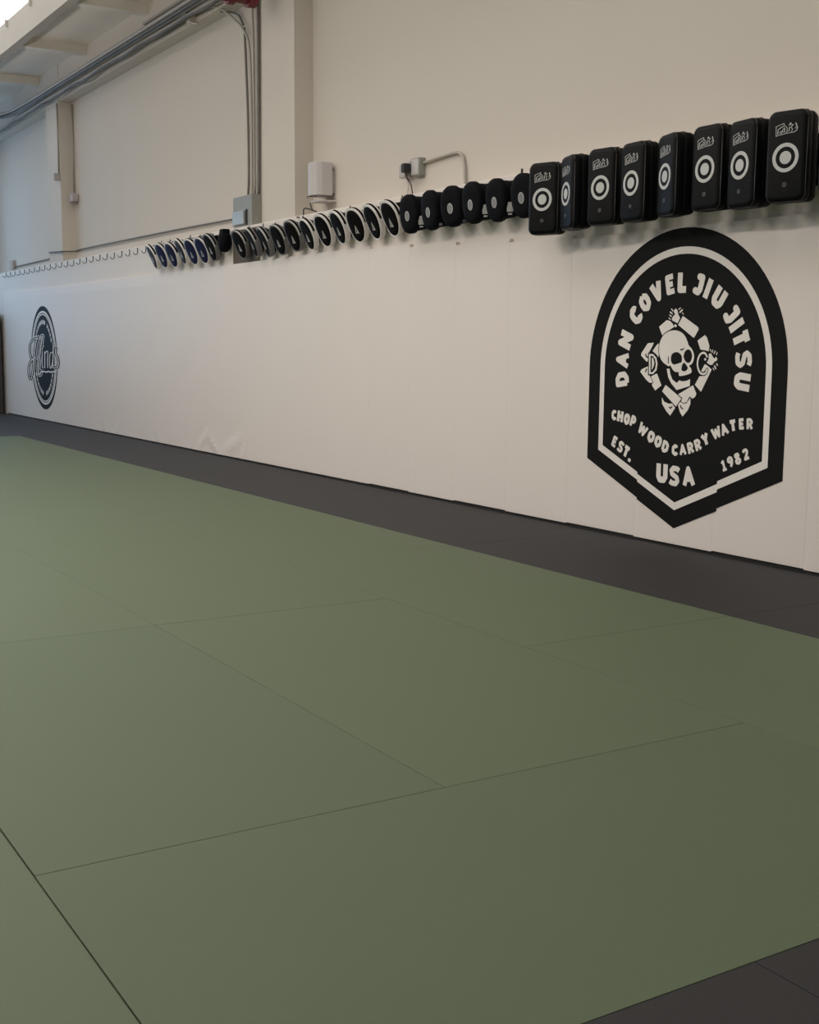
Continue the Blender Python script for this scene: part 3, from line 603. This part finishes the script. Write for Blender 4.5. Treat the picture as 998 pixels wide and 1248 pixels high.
# ------------------------------------------------------------------ kick pads
def wordmark():
    """outlined cursive wordmark, centred, about .105 x .05"""
    bm = bmesh.new(); y0, y1 = -0.0835, -0.0822
    def st(pts, w=0.0026, sm=True): stroke_outline(bm, smooth2(pts, 3) if sm and len(pts) > 2 else pts, w, y0, y1)
    k = lambda l: [(x * 0.00165 - 0.058, 0.050 - y * 0.00160) for x, y in l]
    st(k([(4, 10), (4, 24), (5, 36)]), sm=False); st(k([(3, 10), (15, 6), (27, 3)]), sm=False); st(k([(27, 3), (28, 9), (33, 12), (37, 17), (36, 29)]), sm=False)
    st(k([(5, 36), (9, 34), (20, 33), (32, 31), (48, 30), (58, 29), (65, 24), (66, 17), (63, 8)]))
    st(k([(10, 18), (17, 14), (26, 10)]), 0.0034, False); st(k([(10, 20), (9, 30)]), 0.0040, False)                 # F
    st(k([(19, 22), (15, 27), (17, 30), (22, 24), (21, 30)]), 0.0020); st(k([(28, 16), (23, 21), (25, 26), (30, 22), (29, 15), (30, 27)]), 0.0026)   # a
    st(k([(37, 18), (36, 29)]), 0.0028, False); st(k([(44, 14), (42, 26)]), 0.0034, False); st(k([(46, 5), (46, 9)]), 0.0036, False)                       # i r
    st(k([(41, 10), (46, 3), (50, 9), (54, 8)]), 0.0018); st(k([(54, 10), (48, 16), (53, 21), (49, 28)]), 0.0026)                                     # t e
    st(k([(62, 6), (64, 12)]), 0.0046, False); st(k([(60, 20), (65, 14), (67, 20), (64, 27)]), 0.0026)                                   # x
    return bm
def make_kick():
    t = empty('kick_pad', (0, 0, 0)); w, h = 0.196, 0.402
    def rr(ww, hh, rad, n=6):
        out = []
        for (sx, sz, a0) in ((1, 1, 0), (-1, 1, 90), (-1, -1, 180), (1, -1, 270)):
            for k in range(n + 1):
                a = R(a0 + 90 * k / n); out.append((sx * (ww / 2 - rad) + rad * math.cos(a), sz * (hh / 2 - rad) + rad * math.sin(a)))
        return out
    def body(layers, rad):
        bm = bmesh.new(); rings = []
        for (y, ins, dz) in layers:
            rings.append([bm.verts.new((x, y, z + dz)) for x, z in rr(w - 2 * ins, h - 2 * ins, max(0.006, rad - ins * 0.7))])
        n = len(rings[0])
        for a, c in zip(rings[:-1], rings[1:]):
            for k in range(n): bm.faces.new((a[k], a[(k + 1) % n], c[(k + 1) % n], c[k]))
        bm.faces.new(rings[0]); bm.faces.new(rings[-1][::-1]); return bm
    link('front_cushion', body([(-0.082, 0.024, 0), (-0.0815, 0.019, 0), (-0.078, 0.010, 0), (-0.071, 0.004, 0), (-0.060, 0.0005, 0), (-0.050, 0, 0), (-0.030, 0, 0), (-0.024, 0.004, 0)], 0.036), M['leather'], t, True)
    link('rear_cushion', body([(-0.026, 0.005, 0), (-0.018, 0.001, 0), (0.010, 0.001, 0.002), (0.032, 0.006, 0.0), (0.044, 0.016, -0.004), (0.047, 0.030, -0.006)], 0.034), M['leather'], t, True)
    bm = bmesh.new(); tube(bm, [(x, -0.068, z) for x, z in rr(w - 0.006, h - 0.006, 0.036)] + [(w / 2 - 0.003, -0.068, h / 2 - 0.040)], 0.0030, 6); link('piping', bm, M['piping'], t, True)
    bm = bmesh.new()
    for k in range(7):
        x = -0.060 + 0.020 * k; tube(bm, [(x, -0.046, h / 2 - 0.002), (x + 0.008, -0.022, h / 2 + 0.0015), (x - 0.002, 0.004, h / 2 - 0.001)], 0.0026, 5)
    link('lacing', bm, M['piping'], t, True)
    n = 40; c = lambda r: [(r * math.cos(2 * math.pi * k / n), r * math.sin(2 * math.pi * k / n) - 0.006) for k in range(n)]
    bm = bmesh.new(); slab(bm, c(0.064), -0.0833, -0.0820, c(0.0475)); link('target_ring', bm, M['silver'], t)
    bm = bmesh.new(); slab(bm, c(0.0285), -0.0833, -0.0820); link('target_centre', bm, M['silver'], t)
    bm = wordmark(); o = link('wordmark', bm, M['silver'], t); o.location = (0.0, 0.0, 0.098)
    bm = bmesh.new(); q = lambda r: [(r * math.cos(k * math.pi / 8), r * math.sin(k * math.pi / 8) - 0.124) for k in range(16)]
    slab(bm, q(0.0105), -0.0829, -0.0820, q(0.0075)); stroke_outline(bm, [(-.004, -.120), (.004, -.124), (-.004, -.128)], 0.002, -0.0829, -0.0820); link('size_mark', bm, M['dim'], t)
    for z in (0.07, -0.07):
        bm = bmesh.new(); tube(bm, [(-0.075, 0.045, z), (-0.060, 0.085, z), (0, 0.105, z), (0.060, 0.085, z), (0.075, 0.045, z)], 0.012, 6)
        for v in bm.verts: v.co.z = z + (v.co.z - z) * 2.4
        link('arm_strap', bm, M['leather'], t, True)
    bm = bmesh.new(); tube(bm, curve_pts([(0, 0.045, 0.155), (0, 0.082, 0.150), (0, 0.086, 0.115), (0, 0.045, 0.105)], 4), 0.011, 8); link('grip_handle', bm, M['matte'], t, True)
    bm = bmesh.new(); box(bm, -0.08, 0.08, 0.110, 0.128, -0.115, 0.12, 0.008, 2); link('forearm_plate', bm, M['leather'], t)
    return t
pk2 = make_kick(); G5 = 'black kick pads with white target rings'
kd = [(-5.706, 1.886, 19.6, 'black kick pad leftmost of the ringed pads, overlapping the last round mitt'),
      (-5.495, 1.896, -17.9, 'second black kick pad from the left, turned away so its ring looks thin'),
      (-5.204, 1.900, 7.8, 'third black kick pad from the left, above the left shoulder of the big badge'),
      (-4.961, 1.898, -4.4, 'fourth black kick pad from the left, turned slightly away'),
      (-4.711, 1.904, -16.7, 'fifth black kick pad from the left, narrow ring, above the badge top'),
      (-4.435, 1.908, -0.8, 'sixth black kick pad from the left, above the badge right of its top'),
      (-4.211, 1.899, -7.3, 'seventh black kick pad from the left, close beside the sixth'),
      (-3.938, 1.901, 12.9, 'eighth black kick pad, the largest fully visible one near the right edge'),
      (-3.655, 1.915, 4.0, 'black kick pad cut off by the right edge of the photo')]
for i, (x, z, yaw, lab) in enumerate(kd):
    # ring centre lies on plane y=4.39; step back along the pad's own depth
    a = R(yaw); n = Vector((math.sin(a), -math.cos(a)))
    ox, oy = x - n.x * 0.083, 4.39 - n.y * 0.083
    place(pk2, i > 0, ox, z + 0.006, yaw, lab, 'kick pad', G5, oy)
# posts of the used hooks that show between the pads
def peg(x, z0, z1, label, group='dark hook posts between the hanging pads'):
    bm = bmesh.new(); tube(bm, curve_pts([(0, 0.0, -0.03), (0, -0.03, -0.045), (0, -0.055, -0.035), (0, -0.062, 0.0), (0, -0.062, z1 - z0 - 0.03)], 4), 0.0075, 8)
    o = link('hook_post', bm, M['black'], smooth=True); o.location = (x, PL - 0.001, z0 + 0.03); tag(o, label, 'hook', group)
for x, lab in ((-7.19, 'hook post beside the first round mitt'), (-6.90, 'hook post between second and third round mitts'), (-6.40, 'hook post between fourth and fifth round mitts'),
               (-6.14, 'tall hook post between the fifth and last round mitts'), (-4.82, 'hook post between fourth and fifth kick pads'), (-4.56, 'hook post right of the fifth kick pad'), (-4.07, 'hook post between seventh and eighth kick pads')):
    tall = 0.035 if 'tall' in lab else 0.0
    peg(x, 2.02, 2.085 + tall + (0.03 if x > -5 else 0), 'dark ' + lab, None)
for i in range(7):
    used_hook(-12.66 + 0.262 * i, 'black wire hook tip showing over a far mitt', 'hook tips over the far mitts')
for i, x in enumerate((-10.56,)):
    used_hook(x, 'black wire hook at the left edge of the brown board', None)

# ------------------------------------------------------------------ electrical box and conduits
eb = tag(empty('electrical_box', (-10.57, UW, 2.12)), 'galvanised grey electrical box with open cover at the foot of the pillar', 'electrical box')
bm = bmesh.new(); box(bm, -0.25, 0.165, -0.10, 0, 0, 0.285, 0.004, 1); link('box_body', bm, M['steel'], eb)
bm = bmesh.new(); box(bm, -0.22, 0.03, -0.125, -0.102, 0.03, 0.15, 0.004, 1); link('cover_plate', bm, M['shinysteel'], eb)
bm = bmesh.new(); box(bm, 0.045, 0.075, -0.106, -0.101, 0.02, 0.16); link('slot', bm, M['black'], eb)
def pipe(name, pts, r, m, label, cat='conduit', n=8, smooth=True, k=6):
    bm = bmesh.new(); tube(bm, curve_pts(pts, k) if len(pts) > 2 else pts, r, n); return tag(link(name, bm, M[m], smooth=smooth), label, cat)
yc = 4.785
pipe('conduit', [(-10.62, yc, 2.407), (-10.60, yc, 2.6), (-10.605, yc, 3.1), (-10.64, yc, 3.6), (-10.665, yc, 3.90)], 0.012, 'condark', 'dark thin conduit, leftmost of those rising from the electrical box')
pipe('conduit', [(-10.54, yc, 2.407), (-10.53, yc, 2.6), (-10.53, yc, 3.2), (-10.54, yc - .01, 3.7), (-10.62, yc - .04, 3.88), (-10.80, yc - .05, 4.0), (-10.93, yc - .10, 4.10), (-11.0, 4.63, 4.135)], 0.012, 'conduit', 'pale conduit beside the leftmost dark one, bending left near the ceiling')
pipe('conduit', [(-10.475, yc, 2.407), (-10.475, yc, 3.1), (-10.475, yc, 3.75), (-10.50, yc, 4.10)], 0.011, 'conduit', 'straight pale conduit, third from the left above the electrical box')
pipe('conduit', [(-10.42, 4.80, 2.407), (-10.41, 4.80, 3.0), (-10.40, 4.80, 4.10)], 0.014, 'condark', 'thick dark conduit hugging the left side of the pillar')
pipe('conduit', [(-10.69, yc, 3.93), (-10.78, yc - .005, 4.03), (-10.90, yc - .03, 4.08), (-11.00, 4.70, 4.098)], 0.010, 'condark', 'short bent conduit branching up into the ceiling bundle')
for z in (2.95, 2.62):
    pass
# conduits and cables running along the top of the wall
for i, (y, z, r, m, lab) in enumerate(((4.52, 4.245, 0.020, 'conduit', 'uppermost pale pipe of the bundle along the ceiling edge'),
                                       (4.56, 4.215, 0.028, 'tray', 'thick grey pipe in the middle of the ceiling-edge bundle'),
                                       (4.50, 4.190, 0.016, 'darkcable', 'dark cable under the thick grey pipe of the ceiling bundle'),
                                       (4.58, 4.160, 0.022, 'tray', 'grey pipe along the lower side of the ceiling bundle'))):
    pts = [(-8.6, y, z)] + [(x, y + random.uniform(-.004, .004), z + random.uniform(-.006, .006)) for x in (-10, -11.5, -13, -14.5, -16.0)]
    if i != 3: pts += [(-17.3, y, z), (-18.2, y - .05, z - 0.01 + .02), (-18.75, y - .35, z + .03), (-18.95, y - 1.0, z + .05), (-19.0, y - 2.5, z + .06)]
    else: pts += [(-17.5, y, z), (-19.0, y, z - .03), (-20.4, y, z - .04)]
    pipe('ceiling_pipe', pts, r, m, lab, 'pipe')
pts = []
for k in range(26):
    x = -8.6 - 0.47 * k; pts.append((x, 4.545, 4.105 + 0.022 * math.sin(k * 1.9) * (1 if k % 3 else -1)))
pipe('ceiling_cable', pts, 0.011, 'darkcable', 'thin sagging dark cable slung beneath the ceiling-edge pipes', 'cable', 6, k=4)
bm = bmesh.new(); box(bm, -8.6 - 3.9, -8.6, 4.485, 4.60, 4.262, 4.285); tag(link('cable_tray', bm, M['tray']), 'flat grey cable tray resting above the ceiling-edge pipes', 'cable tray')
hg = tag(empty('pipe_hanger', (-11.55, 4.64, 4.13)), 'pale bent metal pipe hanger bracket under the ceiling pipes', 'bracket')
bm = bmesh.new(); box(bm, -0.05, 0.05, -0.04, 0.02, -0.03, 0.16, 0.004, 1); link('bracket_plate', bm, M['wall'], hg)
bm = bmesh.new(); tube(bm, curve_pts([(-0.16, -0.05, 0.02), (-0.08, -0.06, 0.06), (0, -0.05, 0.05), (0.05, -0.03, -0.03), (0.14, 0.0, -0.06)], 4), 0.012, 6); link('bracket_arm', bm, M['conduit'], hg, True)
bm = bmesh.new(); tube(bm, [(-9.75, 2.9, 3.93), (-9.75, 4.46, 3.93)], 0.085, 20); tube(bm, [(-9.75, 4.22, 3.93), (-9.75, 4.28, 3.93)], 0.108, 20); tube(bm, [(-9.75, 4.40, 3.93), (-9.75, 4.47, 3.93)], 0.108, 20)
tag(link('sprinkler_pipe', bm, M['red'], smooth=False), 'thick red pipe end at the top edge above the conduits', 'pipe')
for (xx, zt, zb, yy, lab, bw) in ((-16.15, 4.09, 3.20, 4.640, 'thin conduit with a small box on the left column', 0.05), (-16.06, 4.08, 2.96, 4.805, 'thin conduit ending in a pale sensor box beside the left column', 0.09)):
    t = tag(empty('wall_conduit', (xx, yy, zb)), lab, 'conduit')
    bm = bmesh.new(); tube(bm, [(0, -0.002, 0.0), (0, -0.002, zt - zb)], 0.011, 6); link('tube', bm, M['conduit'], t, True)
    bm = bmesh.new(); box(bm, -bw / 2 - (0 if bw < .06 else -.03), bw / 2 + (0 if bw < .06 else .10), -0.07, 0.008, -0.10 if bw > .06 else -0.07, 0.0 if bw > .06 else 0.02, 0.006, 2); link('junction_box', bm, M['offplastic'], t)
# thin cable along the ledge
pipe('wall_cable', [(-10.83, 4.80, 2.232), (-12.5, 4.80, 2.246), (-14.5, 4.80, 2.252), (-15.8, 4.80, 2.253), (-16.05, 4.80, 2.245), (-16.10, 4.64, 2.236), (-16.3, 4.64, 2.245), (-16.72, 4.64, 2.262)], 0.009, 'darkcable', 'thin brown cable running left from the electrical box above the hooks', 'cable', 6)
c2 = tag(empty('wall_cable', (-19.25, 4.805, 2.20)), 'short thin cable with a small pale box, above the leftmost hooks', 'cable')
bm = bmesh.new(); tube(bm, [(0.0, 0, 0.0), (2.52, 0, 0.02)], 0.009, 6); link('cable', bm, M['darkcable'], c2)
bm = bmesh.new(); box(bm, -0.10, 0.06, -0.04, 0.012, -0.03, 0.10, 0.005, 1); link('end_box', bm, M['offplastic'], c2)

# ------------------------------------------------------------------ white upright wall unit
sp = tag(empty('wall_speaker', (-9.06, UW, 2.255)), 'white upright box-shaped speaker mounted just right of the pillar', 'speaker')
bm = bmesh.new()
prof = [(-0.120, -0.125), (-0.095, -0.165), (-0.02, -0.185), (0.055, -0.165), (0.075, -0.125), (0.075, -0.03), (-0.120, -0.03)]
lo = [bm.verts.new((x, y, 0.0)) for x, y in prof]; hi = [bm.verts.new((x, y, 0.262)) for x, y in prof]
for i in range(len(prof)):
    j = (i + 1) % len(prof); bm.faces.new((lo[i], lo[j], hi[j], hi[i]))
bm.faces.new(lo[::-1]); bm.faces.new(hi)
bmesh.ops.bevel(bm, geom=[e for e in bm.edges], offset=0.004, segments=1, affect='EDGES')
link('cabinet', bm, M['plastic'], sp)
bm = bmesh.new(); box(bm, 0.000, 0.060, -0.05, 0, 0.02, 0.20, 0.003, 1); link('wall_bracket', bm, M['offplastic'], sp)
bm = bmesh.new(); tube(bm, curve_pts([(-0.105, -0.165, -0.012), (-0.03, -0.20, -0.010), (0.06, -0.165, -0.012)], 4), 0.004, 6); link('lower_seam', bm, M['black'], sp)
bm = bmesh.new(); box(bm, -0.09, 0.09, -0.150, 0, -0.050, -0.038, 0.002, 1); link('shelf', bm, M['plastic'], sp)
cb = bmesh.new(); tube(cb, curve_pts([(-9.17, 4.68, 2.205), (-9.13, 4.68, 2.15), (-9.09, 4.70, 2.13), (-9.15, 4.66, 2.155), (-9.20, 4.64, 2.16), (-9.22, 4.64, 2.10), (-9.30, 4.625, 2.10)], 5), 0.0055, 6)
tag(link('speaker_cable', cb, M['black'], smooth=True), 'loose black cable dangling below the white speaker', 'cable')

# ------------------------------------------------------------------ power outlet with plugs
ou = tag(empty('power_outlet', (-7.68, UW, 2.325)), 'surface-mounted power outlet box with a curved conduit above the round mitts', 'power outlet')
bm = bmesh.new(); box(bm, -0.06, 0.05, -0.055, 0, -0.060, 0.065, 0.004, 1); link('outlet_box', bm, M['steel'], ou)
bm = bmesh.new(); box(bm, -0.052, 0.042, -0.060, -0.0545, -0.052, 0.057, 0.003, 1); link('cover_plate', bm, M['plastic'], ou)
bm = bmesh.new(); tube(bm, curve_pts([(0.05, -0.02, 0.026), (0.25, -0.018, 0.038), (0.44, -0.018, 0.045), (0.52, -0.018, 0.030), (0.56, -0.018, -0.02), (0.575, -0.018, -0.10), (0.58, -0.018, -0.20)], 6), 0.011, 8); link('conduit', bm, M['conduit'], ou, True)
ad = tag(empty('power_adapter', (-7.745, UW - 0.062, 2.335)), 'black power adapter plugged into the outlet, its cord hanging down', 'adapter')
bm = bmesh.new(); box(bm, -0.030, 0.018, -0.060, 0, -0.045, 0.020, 0.008, 2); link('adapter_body', bm, M['black'], ad)
bm = bmesh.new(); tube(bm, curve_pts([(-0.006, -0.03, -0.04), (-0.004, -0.02, -0.08), (-0.012, 0.02, -0.13), (-0.015, 0.04, -0.24)], 4), 0.0045, 6); link('cord', bm, M['black'], ad, True)
aw = tag(empty('power_adapter', (-7.835, UW - 0.002, 2.312)), 'white power adapter on the left of the outlet, with a thin white cord', 'adapter')
bm = bmesh.new(); box(bm, -0.042, 0.040, -0.075, 0, -0.048, 0.046, 0.008, 2); link('adapter_body', bm, M['offplastic'], aw)
bm = bmesh.new(); box(bm, 0.035, 0.080, -0.055, -0.02, 0.02, 0.065, 0.004, 1); link('plug', bm, M['plastic'], aw)
bm = bmesh.new(); tube(bm, curve_pts([(0, -0.03, -0.045), (0.005, -0.02, -0.10), (-0.02, -0.015, -0.16), (-0.03, -0.01, -0.21)], 4), 0.0035, 6); link('cord', bm, M['plastic'], aw, True)

# ------------------------------------------------------------------ dark cabinet at the far end
cbn = tag(empty('storage_cabinet', (-19.85, 4.40, 0.0)), 'dark cabinet standing at the far left end of the padded wall', 'cabinet')
bm = bmesh.new(); box(bm, -0.50, 0.55, -0.20, 0.19, 0.0, 1.50, 0.006, 1); link('cabinet_body', bm, M['darkcab'], cbn)
for s in (-1, 1):
    bm = bmesh.new(); box(bm, min(0.025 + s * .005, 0.025 + s * .51), max(0.025 + s * .005, 0.025 + s * .51), -0.222, -0.201, 0.04, 1.46, 0.004, 1); d = link('door', bm, M['darkcab'], cbn)
    bm = bmesh.new(); tube(bm, [(0.025 + s * .05, -0.245, 0.70), (0.025 + s * .05, -0.245, 0.85)], 0.008, 6); link('handle', bm, M['steel'], d)
